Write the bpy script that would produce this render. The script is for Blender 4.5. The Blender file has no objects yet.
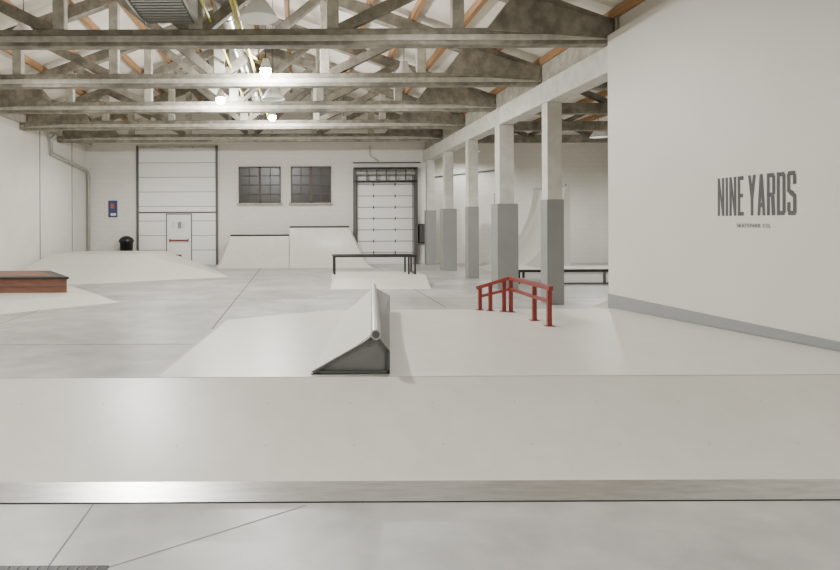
import bpy, bmesh, math, random
from mathutils import Vector, Matrix
random.seed(3)
SC = bpy.context.scene
COL = SC.collection

# ------------------------------------------------------------ materials
def mat(name, col, rough=0.6, metal=0.0, var=0.0, scale=2.0, bump=0.0, bscale=30.0, emit=None, es=0, stretch=None, detail=6, var2=0.0, scale2=10):
    m = bpy.data.materials.new(name); m.use_nodes = True
    nt = m.node_tree; b = nt.nodes['Principled BSDF']
    b.inputs['Base Color'].default_value = (*col, 1)
    b.inputs['Roughness'].default_value = rough
    b.inputs['Metallic'].default_value = metal
    tc = nt.nodes.new('ShaderNodeTexCoord')
    mp = nt.nodes.new('ShaderNodeMapping')
    nt.links.new(tc.outputs['Object'], mp.inputs['Vector'])
    if stretch: mp.inputs['Scale'].default_value = stretch
    if var > 0:
        n = nt.nodes.new('ShaderNodeTexNoise'); n.inputs['Scale'].default_value = scale
        n.inputs['Detail'].default_value = detail; n.inputs['Roughness'].default_value = 0.6
        nt.links.new(mp.outputs[0], n.inputs['Vector'])
        r = nt.nodes.new('ShaderNodeValToRGB')
        r.color_ramp.elements[0].position = 0.3; r.color_ramp.elements[1].position = 0.7
        r.color_ramp.elements[0].color = (*[c*(1-var) for c in col], 1)
        r.color_ramp.elements[1].color = (*[min(1, c*(1+var)) for c in col], 1)
        nt.links.new(n.outputs['Fac'], r.inputs[0])
        out = r.outputs[0]
        if var2 > 0:
            n3 = nt.nodes.new('ShaderNodeTexNoise'); n3.inputs['Scale'].default_value = scale2; n3.inputs['Detail'].default_value = 4
            nt.links.new(mp.outputs[0], n3.inputs['Vector'])
            r3 = nt.nodes.new('ShaderNodeValToRGB')
            r3.color_ramp.elements[0].position = 0.42; r3.color_ramp.elements[1].position = 0.6
            r3.color_ramp.elements[0].color = (1-var2, 1-var2, 1-var2, 1)
            nt.links.new(n3.outputs['Fac'], r3.inputs[0])
            mx = nt.nodes.new('ShaderNodeMix'); mx.data_type = 'RGBA'; mx.blend_type = 'MULTIPLY'; mx.inputs[0].default_value = 1
            nt.links.new(out, mx.inputs[6]); nt.links.new(r3.outputs[0], mx.inputs[7]); out = mx.outputs[2]
        nt.links.new(out, b.inputs['Base Color'])
    if bump > 0:
        n2 = nt.nodes.new('ShaderNodeTexNoise'); n2.inputs['Scale'].default_value = bscale
        nt.links.new(mp.outputs[0], n2.inputs['Vector'])
        bp = nt.nodes.new('ShaderNodeBump'); bp.inputs['Strength'].default_value = bump
        bp.inputs['Distance'].default_value = 0.02
        nt.links.new(n2.outputs['Fac'], bp.inputs['Height']); nt.links.new(bp.outputs[0], b.inputs['Normal'])
    if emit:
        b.inputs['Emission Color'].default_value = (*emit, 1); b.inputs['Emission Strength'].default_value = es
    return m

def brick_mat(name, col):
    m = mat(name, col, 0.75); nt = m.node_tree; b = nt.nodes['Principled BSDF']
    tc = [n for n in nt.nodes if n.type == 'TEX_COORD'][0]
    sep = nt.nodes.new('ShaderNodeSeparateXYZ'); nt.links.new(tc.outputs['Object'], sep.inputs[0])
    add = nt.nodes.new('ShaderNodeMath'); add.operation = 'ADD'
    nt.links.new(sep.outputs[0], add.inputs[0]); nt.links.new(sep.outputs[1], add.inputs[1])
    cmb = nt.nodes.new('ShaderNodeCombineXYZ'); nt.links.new(add.outputs[0], cmb.inputs[0]); nt.links.new(sep.outputs[2], cmb.inputs[1])
    br = nt.nodes.new('ShaderNodeTexBrick'); br.inputs['Scale'].default_value = 1.0
    br.inputs['Brick Width'].default_value = 0.4; br.inputs['Row Height'].default_value = 0.2
    br.inputs['Mortar Size'].default_value = 0.008
    br.inputs['Color1'].default_value = (*col, 1); br.inputs['Color2'].default_value = (*[c*0.97 for c in col], 1)
    br.inputs['Mortar'].default_value = (*[c*0.88 for c in col], 1)
    nt.links.new(cmb.outputs[0], br.inputs['Vector']); nt.links.new(br.outputs['Color'], b.inputs['Base Color'])
    return m

M = {}
M['floor'] = mat('polished_concrete', (0.385, 0.378, 0.355), 0.36, var=0.28, scale=0.55, bump=0.03, bscale=6, detail=9, var2=.15, scale2=2.4)
M['joint'] = mat('joint_dark', (0.14, 0.14, 0.13), 0.8)
M['wall'] = mat('white_plaster', (0.70, 0.68, 0.62), 0.8, var=0.04, scale=1.5)
M['panel'] = mat('wall_panel_cream', (0.64, 0.62, 0.565), 0.5, var=0.02, scale=1.0)
M['brick'] = brick_mat('painted_block', (0.72, 0.70, 0.645))
M['roof'] = mat('ceiling_board', (0.74, 0.69, 0.60), 0.8, var=0.12, scale=1.2)
M['conc'] = mat('aged_concrete', (0.255, 0.235, 0.19), 0.85, var=0.4, scale=1.6, bump=0.4, bscale=14, var2=.3, scale2=5)
M['concl'] = mat('pale_concrete', (0.43, 0.41, 0.35), 0.85, var=0.2, scale=3, bump=0.3, bscale=14, var2=.12, scale2=6)
M['colc'] = mat('column_concrete', (0.56, 0.545, 0.49), 0.85, var=0.09, scale=2, bump=0.2, bscale=14, var2=.07, scale2=4)
M['wood'] = mat('purlin_wood', (0.33, 0.185, 0.085), 0.7, var=0.3, scale=3, stretch=(6, .4, 6))
M['redwood'] = mat('ledge_wood', (0.19, 0.080, 0.05), 0.5, var=0.25, scale=3, stretch=(1, 1, 6))
M['ramp'] = mat('ramp_ply_cream', (0.62, 0.60, 0.53), 0.34, var=0.03, scale=1.5, var2=.035, scale2=5)
M['steel'] = mat('brushed_steel', (0.60, 0.59, 0.57), 0.32, metal=0.8, var=0.16, scale=4, stretch=(1, 8, 8))
M['galv'] = mat('galvanised', (0.48, 0.48, 0.46), 0.35, metal=0.8)
M['grey'] = mat('grey_padding', (0.25, 0.25, 0.24), 0.6, var=0.05)
M['side'] = mat('kicker_side_panel', (0.19, 0.19, 0.18), 0.5)
M['dgrey'] = mat('dark_side_panel', (0.09, 0.09, 0.085), 0.6)
M['black'] = mat('black_steel', (0.012, 0.012, 0.013), 0.4)
M['red'] = mat('red_paint', (0.19, 0.020, 0.015), 0.4)
M['sign'] = mat('sign_grey_paint', (0.10, 0.10, 0.105), 0.9)
M['door'] = mat('door_panel_white', (0.80, 0.79, 0.76), 0.5)
M['glass'] = mat('dark_window_glass', (0.02, 0.016, 0.012), 0.3)
M['frame'] = mat('brown_window_frame', (0.065, 0.045, 0.03), 0.5)
M['yellow'] = mat('yellow_pipe_paint', (0.5, 0.43, 0.06), 0.5)
M['lampw'] = mat('lamp_white_enamel', (0.85, 0.85, 0.83), 0.4)
M['bulb'] = mat('lamp_bulb', (1, 1, 1), 0.5, emit=(1, 0.99, 0.96), es=150)
M['blue'] = mat('poster_blue', (0.05, 0.06, 0.16), 0.6)
M['orange'] = mat('poster_orange', (0.4, 0.1, 0.05), 0.6)
M['base'] = mat('baseboard_grey', (0.26, 0.265, 0.27), 0.5)
M['white'] = mat('white_card', (0.7, 0.7, 0.7), 0.6)

# ------------------------------------------------------------ mesh builder
class MB:
    def __init__(s, name): s.n = name; s.v = []; s.f = []; s.mi = []; s.mats = []; s.sm = []
    def idx(s, m):
        if m not in s.mats: s.mats.append(m)
        return s.mats.index(m)
    def add(s, vs, fs, m, smooth=False):
        o = len(s.v); s.v += [tuple(v) for v in vs]; i = s.idx(m)
        for f in fs: s.f.append([a+o for a in f]); s.mi.append(i); s.sm.append(smooth)
    def box(s, x0, x1, y0, y1, z0, z1, m):
        vs = [(x, y, z) for x in (x0, x1) for y in (y0, y1) for z in (z0, z1)]
        s.add(vs, [(0,1,3,2),(4,6,7,5),(0,4,5,1),(2,3,7,6),(0,2,6,4),(1,5,7,3)], m)
    def beam(s, a, b, w, h, m, up=(0, 1, 0)):
        a = Vector(a); b = Vector(b); d = (b-a).normalized(); u = Vector(up)
        r = d.cross(u)
        if r.length < 1e-4: r = d.cross(Vector((1, 0, 0)))
        r.normalize(); u = r.cross(d).normalized()
        vs = []
        for p in (a, b):
            for i, j in ((-1,-1),(1,-1),(1,1),(-1,1)): vs.append(p + r*(i*h/2) + u*(j*w/2))
        s.add(vs, [(0,1,2,3),(4,7,6,5),(0,4,5,1),(1,5,6,2),(2,6,7,3),(3,7,4,0)], m)
    def tube(s, pts, r, m, n=12):
        pts = [Vector(p) for p in pts]; rings = []
        for k, p in enumerate(pts):
            d = (pts[min(k+1, len(pts)-1)] - pts[max(k-1, 0)]).normalized()
            u = d.cross(Vector((0.13, 0.2, 0.97)))
            if u.length < 0.2: u = d.cross(Vector((1, 0.1, 0)))
            u.normalize(); w = d.cross(u)
            rings.append([p + u*r*math.cos(2*math.pi*i/n) + w*r*math.sin(2*math.pi*i/n) for i in range(n)])
        vs = [v for rg in rings for v in rg]; fs = []
        for k in range(len(pts)-1):
            for i in range(n): fs.append((k*n+i, k*n+(i+1) % n, (k+1)*n+(i+1) % n, (k+1)*n+i))
        s.add(vs, fs, m, True)
        s.add(rings[0], [tuple(range(n))[::-1]], m); s.add(rings[-1], [tuple(range(n))], m)
    def lathe(s, c, prof, m, n=24):
        vs = []; fs = []
        for r, z in prof:
            for i in range(n):
                a = 2*math.pi*i/n; vs.append((c[0]+r*math.cos(a), c[1]+r*math.sin(a), c[2]+z))
        for k in range(len(prof)-1):
            for i in range(n): fs.append((k*n+i, k*n+(i+1) % n, (k+1)*n+(i+1) % n, (k+1)*n+i))
        s.add(vs, fs, m, True)
    def prism(s, poly, vec, m):
        n = len(poly); vec = Vector(vec)
        vs = [Vector(p) for p in poly] + [Vector(p)+vec for p in poly]
        fs = [tuple(range(n)), tuple(range(2*n-1, n-1, -1))] + [(i, (i+1) % n, n+(i+1) % n, n+i) for i in range(n)]
        s.add(vs, fs, m)
    def loft(s, A, B, m, smooth=False, caps=None):
        n = len(A); vs = list(A)+list(B)
        s.add(vs, [(i, i+1, n+i+1, n+i) for i in range(n-1)], m, smooth)
        if caps: s.add(A, [tuple(range(n))], caps); s.add(B, [tuple(range(n))], caps)
    def done(s, bevel=0.0, recalc=True):
        me = bpy.data.meshes.new(s.n); me.from_pydata(s.v, [], s.f)
        for m in s.mats: me.materials.append(M[m])
        for p, i, sm in zip(me.polygons, s.mi, s.sm): p.material_index = i; p.use_smooth = sm
        if recalc:
            bm = bmesh.new(); bm.from_mesh(me); bmesh.ops.recalc_face_normals(bm, faces=bm.faces); bm.to_mesh(me); bm.free()
        ob = bpy.data.objects.new(s.n, me); COL.objects.link(ob)
        if bevel > 0:
            md = ob.modifiers.new('bevel', 'BEVEL'); md.width = bevel; md.segments = 2; md.limit_method = 'ANGLE'
        return ob

XL, XC, XR, YB = -8.8, -1.7, 5.4, 26.67
XA = 13.2
SL = 0.36
def roofz(x): return 5.28 + SL*(XR - abs(x-XC) - XC)

# ------------------------------------------------------------ room shell
o = MB('floor')
o.box(XL-.2, XA+.2, -3, YB+.2, -0.2, 0, 'floor')
def joint(x0, y0, x1, y1, w=0.012):
    d = Vector((x1-x0, y1-y0, 0)).normalized(); r = Vector((d.y, -d.x, 0))*w/2
    a = Vector((x0, y0, .0015)); b = Vector((x1, y1, .0015))
    o.add([a-r, a+r, b+r, b-r], [(0,1,2,3)], 'joint')
joint(-1.28, -2, -1.28, 4.0, .009); joint(.04, 3.95, -1.4, 2.95, .007)
joint(-1.42, 10.5, -1.42, 26, .03)
for y in (9.2, 14.6, 19.6): joint(-8.7, y, 13, y, .03)
joint(3.0, 13, 3.0, 26, .03); joint(-5.2, 10, -5.2, 14, .02)
o.done(recalc=False)

o = MB('drain_grating')
o.box(-3, -.97, 3.13, 3.26, 0.0, 0.006, 'black')
for k in range(40): o.box(-2.98+k*.05, -2.970+k*.05, 3.14, 3.25, .006, .010, 'dgrey')
o.done()

o = MB('wall_left'); o.box(XL-.2, XL, -3, YB+.2, 0, 5.2, 'wall')
for y in (15.5, 18.6, 21.8, 24.9): o.box(XL, XL+.015, y, y+.05, 0, 4.9, 'base')
o.done()
o = MB('wall_plate_beam'); o.box(XL+.001, XL+.22, -3, YB-.01, 4.92, 5.15, 'concl'); o.done()

o = MB('wall_back')
o.prism([(XL, YB, 0), (XA, YB, 0), (XA, YB, 5.4), (XR, YB, 5.4), (XC, YB, roofz(XC)+.1), (XL, YB, 5.2)], (0, .2, 0), 'brick')
o.done()
o = MB('wall_right')
o.box(5.15, 5.32, -3, 10.62, 0, 4.82, 'panel')
o.done()
o = MB('wall_upper'); o.box(5.34, 5.56, -3, 10.6, 4.83, 5.6, 'panel'); o.done()
o = MB('wall_aisle'); o.box(XA, XA+.2, 10, YB+.2, 0, 5.5, 'brick'); o.done()
o = MB('wall_aisle_front'); o.box(5.36, XA, 10.3, 10.5, 0, 5.4, 'wall'); o.done()

o = MB('ceiling')
t = .08
for xa, xb in ((XL-.2, XC), (XC, XR+.3)):
    o.prism([(xa, -3, roofz(xa)), (xb, -3, roofz(xb)), (xb, -3, roofz(xb)+t), (xa, -3, roofz(xa)+t)], (0, YB+3.2, 0), 'roof')
o.box(XR+.2, XA+.2, 10, YB+.2, 5.4, 5.5, 'roof')
o.done()

o = MB('ceiling_purlins')
for sgn in (-1, 1):
    for k in range(8):
        x = XC + sgn*(0.5+.93*k); z = roofz(x)-.09
        o.box(x-.05, x+.05, -3, YB-.01, z-.10, z+.06, 'wood')
for x in (7, 8.6, 10.2, 11.8): o.box(x-.05, x+.05, 10.6, YB-.01, 5.22, 5.39, 'wood')
o.done()

# ------------------------------------------------------------ trusses
TY = [1.4, 4.55, 7.7, 10.8, 14.0, 17.2, 20.35, 23.5]
for ty in TY:
    o = MB('roof_truss'); w = .24
    zc0, zc1 = 4.70, 4.98
    xl, xr = XL+.02, XR-.1
    o.box(xl, xr, ty-w/2, ty+w/2, zc0, zc1, 'conc')
    o.box(xl+.01, xr-.01, ty-w/2-.025, ty+w/2+.025, zc0+.07, zc0+.17, 'concl')
    for sgn in (-1, 1):
        ze = 5.13; xe = XC+sgn*6.98
        zt = lambda x: roofz(x)-.34
        o.beam((xe, ty, zt(xe)), (XC, ty, zt(XC)), w, .26, 'conc')
        px = [0, 2.3, 4.4]
        for p in px[1:]:
            x = XC+sgn*p
            o.box(x-.1, x+.1, ty-.09, ty+.09, zc1-.02, zt(x), 'concl')
        # diagonals
        o.beam((XC+sgn*.1, ty, zc1), (XC+sgn*2.2, ty, zt(XC+2.2)-.05), .18, .18, 'conc')
        o.beam((XC+sgn*2.4, ty, zc1), (XC+sgn*4.3, ty, zt(XC+4.3)-.05), .18, .18, 'conc')
        # end haunch
        xh = XC+sgn*5.35; xe2 = XC+sgn*6.95
        o.prism([(xe2, ty-w/2-.035, zc1-.2), (xe2, ty-w/2-.035, zt(xe2)+.05), (xh, ty-w/2-.035, zt(xh)), (xh-sgn*.5, ty-w/2-.035, zc1-.05)], (0, w+.07, 0), 'conc')
    o.box(XC-.12, XC+.12, ty-.1, ty+.1, zc1-.02, roofz(XC)-.2, 'concl')
    o.done(.012)
for ty in TY[4:]:
    o = MB('aisle_beam'); o.box(XR+.17, XA, ty-.12, ty+.12, 4.62, 4.9, 'conc')
    for k in range(3):
        x = 6.2+2.3*k
        o.beam((x, ty, 4.9), (x+1.1, ty, 5.38), .14, .14, 'conc'); o.beam((x+2.2, ty, 4.9), (x+1.1, ty, 5.38), .14, .14, 'conc')
    o.done()

o = MB('concrete_beam')
o.box(5.2, 5.56, 10.63, YB-.01, 4.24, 4.69, 'colc'); o.box(5.3, 5.56, 10.63, YB-.01, 4.69, 5.39, 'concl')
o.done(.015)

# ------------------------------------------------------------ columns
for k, hw in enumerate((.18, .27, .17, .25, .2)):
    y = 13.55+3.12*k; uw = .155 if k != 1 else .19
    o = MB('concrete_column'); cx = 5.38
    o.box(cx-uw, cx+uw, y-uw, y+uw, 0, 4.24, 'colc')
    o.box(cx-hw, cx+hw, y-hw, y+hw, 0, 2.2, 'grey')
    o.done(.012)
o = MB('concrete_column'); o.box(7.7, 8.0, 24.7, 25.0, 0, 5.2, 'colc'); o.box(7.66, 8.04, 24.66, 25.04, 0, 2.85, 'grey'); o.done(.012)

# ------------------------------------------------------------ front bank / funbox
def dz(y): return .54-.04*(y-5.0)
o = MB('funbox_ramp')
XW = 5.14
x0 = -7.0
tt = .128
ys, zs = 4.01+.99*tt, .54*tt
o.add([(x0, ys, zs), (XW, ys, zs), (XW, 5, .54), (x0, 5, .54)], [(0,1,2,3)], 'ramp')
o.add([(x0, 4.01, 0), (XW, 4.01, 0), (XW, 5.99, 0), (x0, 5.99, 0), (x0, 5, .54), (XW, 5, .54)], [(0,4,3), (1,2,5)], 'ramp')
o.add([(x0, 3.99, .008), (XW, 3.99, .008), (XW, ys+.003, zs+.004), (x0, ys+.003, zs+.004)], [(0,1,2,3)], 'steel')
o.add([(x0, 3.989, .008), (XW, 3.989, .008), (XW, 3.985, 0), (x0, 3.985, 0)], [(0,1,2,3)], 'black')
o.add([(x0, 5, .54), (-1.1, 5, .54), (-1.75, 5.99, 0), (x0, 5.99, 0)], [(0,1,2,3)], 'ramp')
A=(-1.1,5,.54); B=(-1.0,9.0,dz(9.0)); C=(.55,10.35,dz(10.35)); D=(XW,10.35,dz(10.35)); E=(XW,5,.54)
A1=(-1.76,5.99,0); B1=(-1.36,10.7,0); C1=(.63,12.45,0); D1=(XW,11.9,0)
o.add([A,B,C,D,E], [(0,1,2,3,4)], 'ramp')
o.add([A,A1,B1,B], [(0,1,2,3)], 'ramp'); o.add([B,B1,C1,C], [(0,1,2,3)], 'ramp'); o.add([C,C1,D1,D], [(0,1,2,3)], 'ramp')
o.add([E,D,D1,(XW,5.99,0)], [(0,1,2,3)], 'ramp')
o.add([(x0,4.997,.5405),(XW,4.997,.5405),(XW,5.005,.541),(x0,5.005,.541)], [(0,1,2,3)], 'base')
for k in range(18):
    xx = -4.5+k*.61
    for yy in (4.4, 4.75):
        zz = (yy-4.01)/.99*.54+.002
        o.add([(xx-.004,yy-.004,zz-.002),(xx+.004,yy-.004,zz-.002),(xx+.004,yy+.004,zz+.003),(xx-.004,yy+.004,zz+.003)], [(0,1,2,3)], 'base')
o.done(recalc=False)

o = MB('baseboard_right')
o.prism([(5.149, 5.0, .545), (5.149, 10.35, .335), (5.149, 10.62, .3), (5.149, 10.62, .54), (5.149, 5.0, .60)], (-.012, 0, 0), 'base')
o.done(recalc=True)

# ------------------------------------------------------------ spine kicker with coping
o = MB('spine_kicker_ramp')
def kprof(y, xl, xt, zt, xr):
    zb = dz(y)+.004; P = []
    n = 14
    for i in range(n+1):
        t = i/n
        P.append(Vector((xl+(xt-xl)*t, y, zb+(zt-zb)*(0.72*t+0.28*t*t))))
    P.append(Vector((xt+.03, y, zt-.02))); P.append(Vector((xr, y, zt-.14))); P.append(Vector((xr, y, zb)))
    return P
NA = kprof(5.08, .09, .60, .86, .725); FA = kprof(10.05, .72, 1.18, .735, 1.43)
n = 15
o.loft(NA[:n], FA[:n], 'ramp', True)
o.loft(NA[n-1:], FA[n-1:], 'side')
for P, s in ((NA, .05), (FA, -.05)):
    Q = [v+Vector((0, s, 0)) for v in P]
    o.add(Q, [tuple(range(len(Q)))], 'side')
o.beam(NA[0]+Vector((.02,.01,.012)), NA[14]+Vector((0,.01,-.03)), .03, .02, 'dgrey', up=(0,1,0))
o.beam((.16,5.10,dz(5.10)+.02), (.725,5.10,dz(5.10)+.02), .02, .02, 'dgrey')
o.beam((.715,5.10,dz(5.10)), (.715,5.10,.71), .02, .02, 'dgrey')
a = NA[14]+Vector((.01,-.04,.0)); b = FA[14]+Vector((.01,.04,0))
o.tube([a, b], .042, 'galv', 16)
o.tube([a+Vector((0,-.004,0)), a+Vector((0,.02,0))], .03, 'dgrey', 16)
o.done(recalc=True)

# ------------------------------------------------------------ red rail
o = MB('red_grind_rail')
P1=(2.86,10.25,.68); P2=(3.28,9.9,.87); P3=(3.18,8.05,.90)
sq=.055
def dn(p, h=.17): return (p[0], p[1], p[2]-h)
for a, b in ((P1,P2),(P2,P3)):
    o.beam(a, b, sq, sq, 'red', up=(0,0,1)); 
P1b=(2.93,10.19,.56)
for a, b in ((P1b,dn(P2)),(dn(P2),(P3[0],8.12,.73))): o.beam(a, b, .045, .045, 'red', up=(0,0,1))
def post(x, y, zt): o.box(x-.027, x+.027, y-.027, y+.027, dz(y)+.001, zt, 'red'); o.box(x-.06, x+.06, y-.06, y+.06, dz(y)+.003, dz(y)+.010, 'red')
post(2.90, 10.22, .70); post(3.03, 10.1, .75); post(3.20, 9.96, .83); post(3.28, 9.88, .88); post(3.215, 8.72, .885); post(3.182, 8.12, .895)
o.done(.006)

# ------------------------------------------------------------ wall lettering
SX, SW, SH = 7.85, 1.24, .46
o = MB('wall_lettering_sign')
g = []
def R(x0,y0,x1,y1): g.append([(x0,y0),(x1,y0),(x1,y1),(x0,y1)])
H=1.0; W=.30; T=.105
def lN(x): R(x,0,x+T,H); R(x+W-T,0,x+W,H); g.append([(x+T,H),(x+T*.3,H),(x+W-T,0),(x+W-T*.3,0)]); return W
def lI(x): R(x,0,x+T,H); return T
def lE(x): R(x,0,x+T,H); R(x+T,0,x+W*.82,.1); R(x+T,.9,x+W*.82,H); R(x+T,.46,x+W*.75,.56); return W*.82
def lY(x):
    c=x+W/2; R(c-T/2,0,c+T/2,.48)
    g.append([(x,H),(x+T,H),(c+T/2,.48),(c-T/2,.42)]); g.append([(x+W-T,H),(x+W,H),(c+T/2,.42),(c-T/2,.48)]); return W
def lA(x):
    c=x+W/2; g.append([(x,0),(x+T,0),(c+T*.45,H),(c-T*.55,H)]); g.append([(x+W-T,0),(x+W,0),(c+T*.55,H),(c-T*.45,H)]); R(x+.07,.2,x+W-.07,.3); return W
def lR(x):
    R(x,0,x+T,H); R(x+T,.9,x+W-.04,H); R(x+T,.44,x+W-.04,.54); R(x+W-T,.5,x+W,.94)
    g.append([(x+W-T-.02,0),(x+W,0),(x+W-.03,.46),(x+W-T-.05,.46)]); return W
def lD(x): R(x,0,x+T,H); R(x+T,.9,x+W-.04,H); R(x+T,0,x+W-.04,.1); R(x+W-T,.05,x+W,.95); return W
def lS(x):
    R(x+.03,.9,x+W-.03,H); R(x+.03,0,x+W-.03,.1); R(x,.56,x+T,.95); R(x+W-T,.05,x+W,.46); R(x,.08,x+T,.3); R(x+W-T,.7,x+W,.92)
    g.append([(x,.62),(x+T*.8,.46),(x+W,.38),(x+W-T*.8,.54)]); g.append([(x,.66),(x,.54),(x+W,.32),(x+W,.46)]); return W
u=0
for f in (lN,lI,lN,lE,None,lY,lA,lR,lD,lS):
    if f is None: u += .12; continue
    u += f(u)+.055
tot = u-.055
for k, q in enumerate(g):
    off = 5.148-.00008*k
    vs = [(off, SX-a/tot*SW, 1.80+b*SH) for a, b in q]
    nrm = (Vector(vs[1])-Vector(vs[0])).cross(Vector(vs[2])-Vector(vs[1]))
    if nrm.x > 0: vs = vs[::-1]
    o.add(vs, [(0,1,2,3)], 'sign')
lettering = o.done(recalc=False)
cu = bpy.data.curves.new('tagline', 'FONT'); cu.body = 'SKATEPARK CO.'; cu.size = .064; cu.extrude = .001; cu.space_character = 1.2
cu.align_x = 'CENTER'
tx = bpy.data.objects.new('tagline', cu); COL.objects.link(tx)
tx.rotation_euler = (math.pi/2, 0, -math.pi/2); tx.location = (5.146, 7.235, 1.665)
cu.materials.append(M['sign'])
tx.parent = lettering

# ------------------------------------------------------------ left ledge
o = MB('low_bank_platform')
T1=[(-8.75,13.2,.14),(-5.9,13.3,.14),(-4.9,14.3,.14),(-6.6,17.2,.14),(-8.75,17.2,.14)]
F1=[(-8.75,12.2,0),(-5.7,12.35,0),(-3.95,14.1,0),(-6.3,17.8,0),(-8.75,17.8,0)]
o.add(T1, [(0,1,2,3,4)], 'ramp')
for i in range(4): o.add([T1[i],T1[i+1],F1[i+1],F1[i]], [(0,1,2,3)], 'ramp')
o.done(recalc=False)
o = MB('wooden_grind_ledge')
L=[(-8.7,14.8),(-5.35,14.8),(-6.55,16.8),(-8.7,16.8)]
o.prism([(x,y,.142) for x,y in L], (0,0,.31), 'redwood')
o.prism([(x,y,.452) for x,y in [(-8.72,14.76),(-5.29,14.76),(-6.52,16.84),(-8.72,16.84)]], (0,0,.05), 'black')
o.prism([(x,y,.504) for x,y in [(-8.6,15.0),(-5.75,15.0),(-6.7,16.6),(-8.6,16.6)]], (0,0,.004), 'redwood')
o.box(-8.7,-5.36,14.775,14.8,.285,.30,'dgrey')
o.done()

# ------------------------------------------------------------ pyramid
o = MB('pyramid_ramp')
T=[(-8.4,21.7,.68),(-5.4,21.9,.68),(-5.1,24.4,.68),(-8.4,24.4,.68)]
F=[(-8.75,18.3,0),(-6.2,18.2,0),(-2.25,20.5,0),(-3.3,24.5,0),(-8.75,25.5,0)]
o.add(T,[(0,1,2,3)],'ramp')
o.add([T[0],F[0],F[1],T[1]],[(0,1,2,3)],'ramp'); o.add([T[1],F[1],F[2]],[(0,1,2)],'ramp')
o.add([T[1],F[2],F[3],T[2]],[(0,1,2,3)],'ramp'); o.add([T[2],F[3],F[4],T[3]],[(0,1,2,3)],'ramp'); o.add([T[3],F[4],F[0],T[0]],[(0,1,2,3)],'ramp')
o.done()

# ------------------------------------------------------------ manual pad + rail
o = MB('manual_pad')
o.add([(.84,16.6,0),(3.45,16.6,0),(3.58,18.0,.24),(1.03,18.0,.24),(3.6,19.4,.24),(1.03,19.4,.24),(3.6,19.4,0),(1.03,19.4,0)],
      [(0,1,2,3),(3,2,4,5),(5,4,6,7),(0,3,5,7),(1,6,4,2)],'ramp')
o.done()
o = MB('black_flat_rail')
zt=.76
for y in (18.35,19.0):
    o.beam((1.0,y,zt),(3.40,y,zt),.06,.06,'black',up=(0,0,1))
    for x in (1.05,3.17,3.35): o.box(x-.025,x+.025,y-.025,y+.025,.242,zt,'black')
for x in (1.04,3.36): o.beam((x,18.35,zt),(x,19.0,zt),.05,.05,'black',up=(0,0,1)); o.beam((x,18.35,.27),(x,19.0,.27),.05,.05,'black',up=(0,0,1))
o.done(.005)

# ------------------------------------------------------------ back quarter pipes
def quarter(name, xt0, xt1, xb0, xb1, yf, yt, h, deck=True):
    o = MB(name); n=14; A=[];B=[]
    for i in range(n+1):
        t=i/n; a=t*math.radians(72)
        yy=yf+(yt-yf)*math.sin(a)/math.sin(math.radians(72)); zz=h*(1-math.cos(a))/(1-math.cos(math.radians(72)))
        k=(zz/h)**.6
        A.append((xb0+(xt0-xb0)*k,yy,zz)); B.append((xb1+(xt1-xb1)*k,yy,zz))
    o.loft(A,B,'ramp',True)
    A2=A+[(xt0,YB-.35,h),(xb0,YB-.35,0)]; B2=B+[(xt1,YB-.35,h),(xb1,YB-.35,0)]
    o.add(A2,[tuple(range(len(A2)))],'ramp'); o.add(B2,[tuple(range(len(B2)))],'ramp')
    o.add([(xt0,yt,h),(xt1,yt,h),(xt1,YB-.35,h),(xt0,YB-.35,h)],[(0,1,2,3)],'dgrey')
    o.tube([(xt0,yt,h),(xt1,yt,h)],.035,'black',10)
    return o.done()
quarter('quarter_pipe',-2.72,-.36,-3.2,-.36,24.3,25.7,1.22)
quarter('quarter_pipe',-.34,2.05,-.34,2.85,24.3,25.7,1.55)

# ------------------------------------------------------------ doors / windows
o = MB('door_1'); y=YB
x0,x1,zt=-6.62,-3.42,4.83
o.box(x0,x1,y-.04,y-.001,0,zt,'door')
for k in range(1,8): o.box(x0,x1,y-.045,y-.04,k*.605-.012,k*.605+.012,'grey')
o.box(x0-.09,x0,y-.09,y-.001,0,zt+.12,'dgrey'); o.box(x1,x1+.09,y-.09,y-.001,0,zt+.12,'dgrey'); o.box(x0,x1,y-.08,y-.001,zt,zt+.1,'concl')
dx0,dx1=-5.45,-4.45
for a,b,c,d in ((dx0-.04,dx0,0,2.12),(dx1,dx1+.04,0,2.12),(dx0-.04,dx1+.04,2.08,2.12)): o.box(a,b,y-.06,y-.04,c,d,'dgrey')
o.box(dx0,dx1,y-.05,y-.046,.02,2.08,'door')
o.box(dx0+.1,dx1-.1,y-.12,y-.08,.98,1.04,'red'); o.box(dx0+.1,dx0+.14,y-.1,y-.05,.94,1.08,'dgrey'); o.box(dx1-.14,dx1-.1,y-.1,y-.05,.94,1.08,'dgrey')
o.box(x0,x1,y-.055,y-.04,2.14,2.2,'dgrey')
for xx in (dx0+.2,dx0+.6): o.box(xx,xx+.14,y-.06,y-.05,1.5,1.78,'white')
o.box(dx0+.45,dx0+.6,y-.06,y-.05,1.5,1.78,'grey')
o.box(dx0+.35,dx0+.6,y-.06,y-.05,.3,.42,'dgrey')
o.done()
o = MB('door_2'); x0,x1,zt=2.42,4.82,3.75
o.box(x0,x1,y-.04,y-.001,0,zt,'door')
for k in range(1,8): o.box(x0,x1,y-.05,y-.04,k*.47-.016,k*.47+.016,'grey')
for xx in (x0+.02,x1-.06): o.box(xx,xx+.04,y-.05,y-.04,0,zt,'dgrey')
for k in range(1,8):
    for xx in (x0+.7,x0+1.6): o.box(xx,xx+.05,y-.055,y-.04,k*.47-.06,k*.47+.06,'dgrey')
for xx in (x0-.12,x1): o.box(xx,xx+.12,y-.3,y-.001,0,zt+.2,'dgrey')
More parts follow.
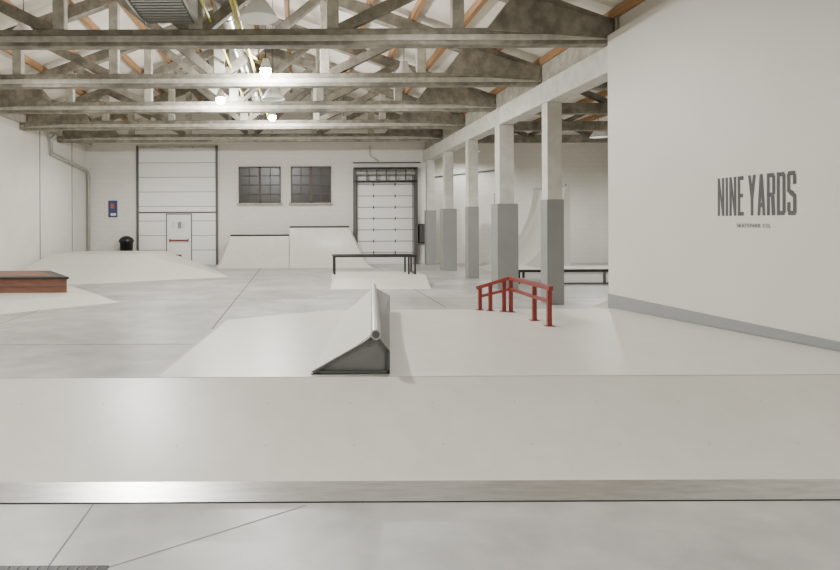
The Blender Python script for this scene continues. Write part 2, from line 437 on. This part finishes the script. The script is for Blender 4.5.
o.tube([(x0,y-.2,zt+.02),(x1,y-.2,zt+.02)],.12,'galv',14)
o.box(x0-.12,x1+.12,y-.32,y-.28,zt-.37,zt-.3,'black'); o.box(x0-.12,x1+.12,y-.32,y-.28,zt+.16,zt+.24,'black')
for xx in (x0+.4,x0+.8,x0+1.2,x0+1.6,x0+2.0): o.box(xx,xx+.05,y-.33,y-.28,zt-.35,zt+.2,'dgrey')
o.box(x0-.12,x1+.12,y-.3,y-.05,zt-.37,zt-.33,'dgrey')
o.done()
for i,(a,b) in enumerate(((-2.46,-.71),(-.29,1.38))):
    o = MB('window_%d'%(i+1)); z0,z1=2.54,4.06
    o.box(a,b,y-.03,y-.001,z0,z1,'glass')
    for (p,q,r,s) in ((a,a+.06,z0,z1),(b-.06,b,z0,z1),(a,b,z0,z0+.06),(a,b,z1-.06,z1),((a+b)/2-.05,(a+b)/2+.05,z0,z1)): o.box(p,q,y-.08,y-.03,r,s,'frame')
    for k in (1,2,3): o.box(a,b,y-.07,y-.03,z0+k*.38-.02,z0+k*.38+.02,'frame')
    for k in (.25,.75): o.box(a+(b-a)*k-.02,a+(b-a)*k+.02,y-.065,y-.03,z0,z1,'frame')
    o.box(a-.08,b+.08,y-.12,y-.001,z0-.07,z0,'concl')
    o.done()
o = MB('wall_poster'); o.box(-7.9,-7.52,y-.02,y-.001,1.98,2.68,'blue'); o.box(-7.8,-7.66,y-.024,y-.02,2.35,2.55,'orange'); o.box(-7.8,-7.58,y-.024,y-.02,2.05,2.15,'white'); o.done()
o = MB('wall_notice'); o.box(-6.97,-6.8,y-.02,y-.001,1.9,2.2,'white'); o.done()
o = MB('trash_bin'); o.lathe((-7.0,26.1,0),[(0,0),(.22,0),(.27,.95),(.31,.96),(.31,1.03),(.26,1.12),(.12,1.2),(0,1.21)],'black'); o.done()
o = MB('wall_cabinet'); o.box(5.0,5.35,y-.2,y-.001,.85,1.65,'black'); o.box(5.03,5.32,y-.21,y-.2,.88,1.62,'dgrey'); o.done()

o = MB('drain_pipe')
o.tube([(XL+.35,22.4,4.85),(XL+.12,22.5,4.7),(XL+.12,22.6,4.2),(XL+.12,26.3,3.9),(XL+.14,26.5,3.7),(XL+.14,26.5,.0)],.06,'galv'); o.done()
o = MB('wall_conduit')
o.tube([(3.0,y-.06,4.9),(3.0,y-.06,4.5),(3.3,y-.06,4.3),(3.4,y-.06,4.2)],.03,'galv',8)
o.tube([(2.3,y-.06,4.2),(5.1,y-.06,4.2)],.025,'dgrey',8); o.tube([(5.7,y-.06,3.6),(8.5,y-.06,3.9)],.025,'dgrey',8)
o.done()

# ------------------------------------------------------------ aisle items
o = MB('aisle_quarter_pipe'); n=16; A=[];B=[]
for i in range(n+1):
    a=i/n*math.radians(80); xx=6.7+2.3*math.sin(a)/math.sin(math.radians(80)); zz=2.95*(1-math.cos(a))/(1-math.cos(math.radians(80)))
    A.append((xx,21.5,zz)); B.append((xx,24.4,zz))
o.loft(A,B,'ramp',True)
for P in (A,B): o.add(P+[(9.15,P[0][1],2.95),(9.15,P[0][1],0)],[tuple(range(n+3))],'panel')
o.add([(9.0,21.5,2.95),(9.0,24.4,2.95),(9.15,24.4,2.95),(9.15,21.5,2.95)],[(0,1,2,3)],'ramp')
o.add([(9.15,21.5,0),(9.15,24.4,0),(9.15,24.4,2.95),(9.15,21.5,2.95)],[(0,1,2,3)],'wall')
o.tube([(9.0,21.5,2.95),(9.0,24.4,2.95)],.04,'galv'); o.done()
o = MB('manual_box')
X0,X1=7.2,9.6
o.box(X0+.03,X1-.03,17.63,18.97,0.03,.34,'door')
o.box(X0,X1,17.6,19.0,.34,.41,'black'); o.box(X0+.1,X1-.1,17.7,18.9,.412,.418,'ramp')
o.box(X0,X1,17.6,17.63,0,.05,'dgrey')
for xx in (X0,(X0+X1)/2,X1-.06): o.box(xx,xx+.06,17.59,17.63,0,.34,'dgrey')
o.box(6.1,7.0,17.8,19.8,.32,.39,'black'); o.box(6.16,6.94,17.86,19.74,.392,.398,'ramp')
for xx,yy in ((6.15,17.85),(6.95,17.85),(6.15,19.75),(6.95,19.75)): o.box(xx-.03,xx+.03,yy-.03,yy+.03,0,.32,'black')
o.done()
o = MB('mini_quarter_ramp'); A=[];B=[]
for i in range(11):
    a=i/10*math.radians(70); xx=5.8+.8*math.sin(a)/math.sin(math.radians(70)); zz=.55*(1-math.cos(a))/(1-math.cos(math.radians(70)))
    A.append((xx,11.8,zz)); B.append((xx,13.0,zz))
o.loft(A,B,'ramp',True)
for P in (A,B): o.add(P+[(7.2,P[0][1],.55),(7.2,P[0][1],0)],[tuple(range(13))],'dgrey')
o.add([(6.6,11.8,.55),(6.6,13,.55),(7.2,13,.55),(7.2,11.8,.55)],[(0,1,2,3)],'ramp'); o.tube([(6.6,11.8,.55),(6.6,13.0,.55)],.04,'black'); o.done()

# ------------------------------------------------------------ services in the roof
o = MB('ventilation_unit')
o.box(-2.5,-1.68,8.0,10.6,5.05,5.5,'dgrey')
for k in range(20): o.box(-2.46,-1.72,8.05+k*.128,8.095+k*.128,5.03,5.05,'galv')
for a in (-2.53,-1.68): o.box(a,a+.04,8.0,10.6,5.02,5.5,'galv')
o.done()
o = MB('air_duct'); o.tube([(-1.25,0,5.5)]+[(-1.25,k*.5,5.5) for k in range(1,49)],.14,'galv',16)
for k in range(24): o.tube([(-1.25,.5+k,5.5),(-1.25,.54+k,5.5)],.155,'galv',16)
o.done()
o = MB('yellow_gas_pipe'); o.tube([(-.95,0,5.12),(-.95,24,5.12)],.03,'yellow',10); o.tube([(-1.05,9,5.25),(-1.05,13,5.25),(-.8,13.3,5.1),(-.8,13.3,5.4)],.025,'yellow',10)
o.tube([(-1.45,9,5.12),(-1.45,20,5.12)],.025,'yellow',10); o.done()
o = MB('fan_heater'); o.box(-2.3,-1.6,21.3,21.9,4.9,5.3,'galv'); o.box(-2.2,-1.7,21.28,21.3,4.95,5.25,'black'); o.tube([(-1.95,21.6,5.3),(-1.95,21.6,7.3)],.03,'galv'); o.done()

def lamp(x,y,z,lit=True,power=300,kind='bay',top=None):
    top = roofz(x)-.05 if top is None else top
    if kind == 'bay':
        o = MB('high_bay_lamp')
        o.lathe((x,y,z),[(.0,.40),(.09,.40),(.12,.26),(.17,.2),(.30,0),(.29,0),(.14,.17),(0,.18)],'lampw')
        if lit: o.lathe((x,y,z),[(0,.06),(.05,.08),(.07,.12),(.05,.16),(0,.17)],'bulb')
    else:
        o = MB('spot_lamp')
        o.lathe((x,y,z),[(0,.32),(.06,.31),(.08,.24),(.13,.1),(.12,.1),(.05,.16),(0,.17)],'lampw')
        o.lathe((x,y,z),[(0,-.07),(.08,-.04),(.12,.03),(.08,.10),(0,.13)],'bulb')
    o.tube([(x,y,z+.33 if kind=='bay' else z+.3),(x,y,top)],.008,'black',6)
    ob=o.done()
    if lit:
        l=bpy.data.lights.new('lamp_light','SPOT' if kind=='bay' else 'POINT'); l.energy=power*1.3; l.shadow_soft_size=.08; l.color=(1,.99,.96)
        if kind=='bay': l.spot_size=math.radians(168); l.spot_blend=.5
        lo=bpy.data.objects.new('lamp_light',l); COL.objects.link(lo); lo.location=(x,y,z-.18); lo.parent=ob
lamp(-.58,9.6,4.80,False); lamp(-.60,15.8,4.78,False)
lamp(-.66,13.3,4.83,True,400,'spot'); lamp(-1.97,16.4,4.84,True,340,'spot'); lamp(-.76,19.2,4.84,True,350,'spot'); 
lamp(-2.3,6.2,5.3,True,700); lamp(1.6,22.2,5.0,True,290); lamp(2.2,9.2,5.4,True,130); lamp(-5.3,12.4,5.3,True,340); lamp(-5.0,22.2,5.0,True,330); lamp(2.6,15.6,5.25,True,220)  # bay lamps added as ambient light and to steer the deck shadows
lamp(-2.0,1.0,5.3,True,600); lamp(3.0,0.0,5.2,True,330); lamp(-5.5,3,5.2,True,300)  # unseen lamps added over the camera to brighten the foreground
lamp(9.0,15.7,4.6,True,420,'bay',5.39); lamp(10.3,21.9,4.6,True,480,'bay',5.39); lamp(6.9,25.3,4.5,True,140,'bay',5.39)  # bay lamps added to light the side aisle

# ------------------------------------------------------------ world, camera
w=bpy.data.worlds.new('world'); SC.world=w; w.use_nodes=True
w.node_tree.nodes['Background'].inputs[0].default_value=(1,.99,.965,1); w.node_tree.nodes['Background'].inputs[1].default_value=.6
cam=bpy.data.cameras.new('camera'); co=bpy.data.objects.new('camera',cam); COL.objects.link(co)
cam.sensor_width=36; cam.lens=640/840*36; cam.shift_x=(420-298)/840; cam.shift_y=-(285-222)/840; cam.clip_end=200
co.location=(0,0,1.75); co.rotation_euler=(math.radians(90),math.radians(.25),0)
SC.camera=co
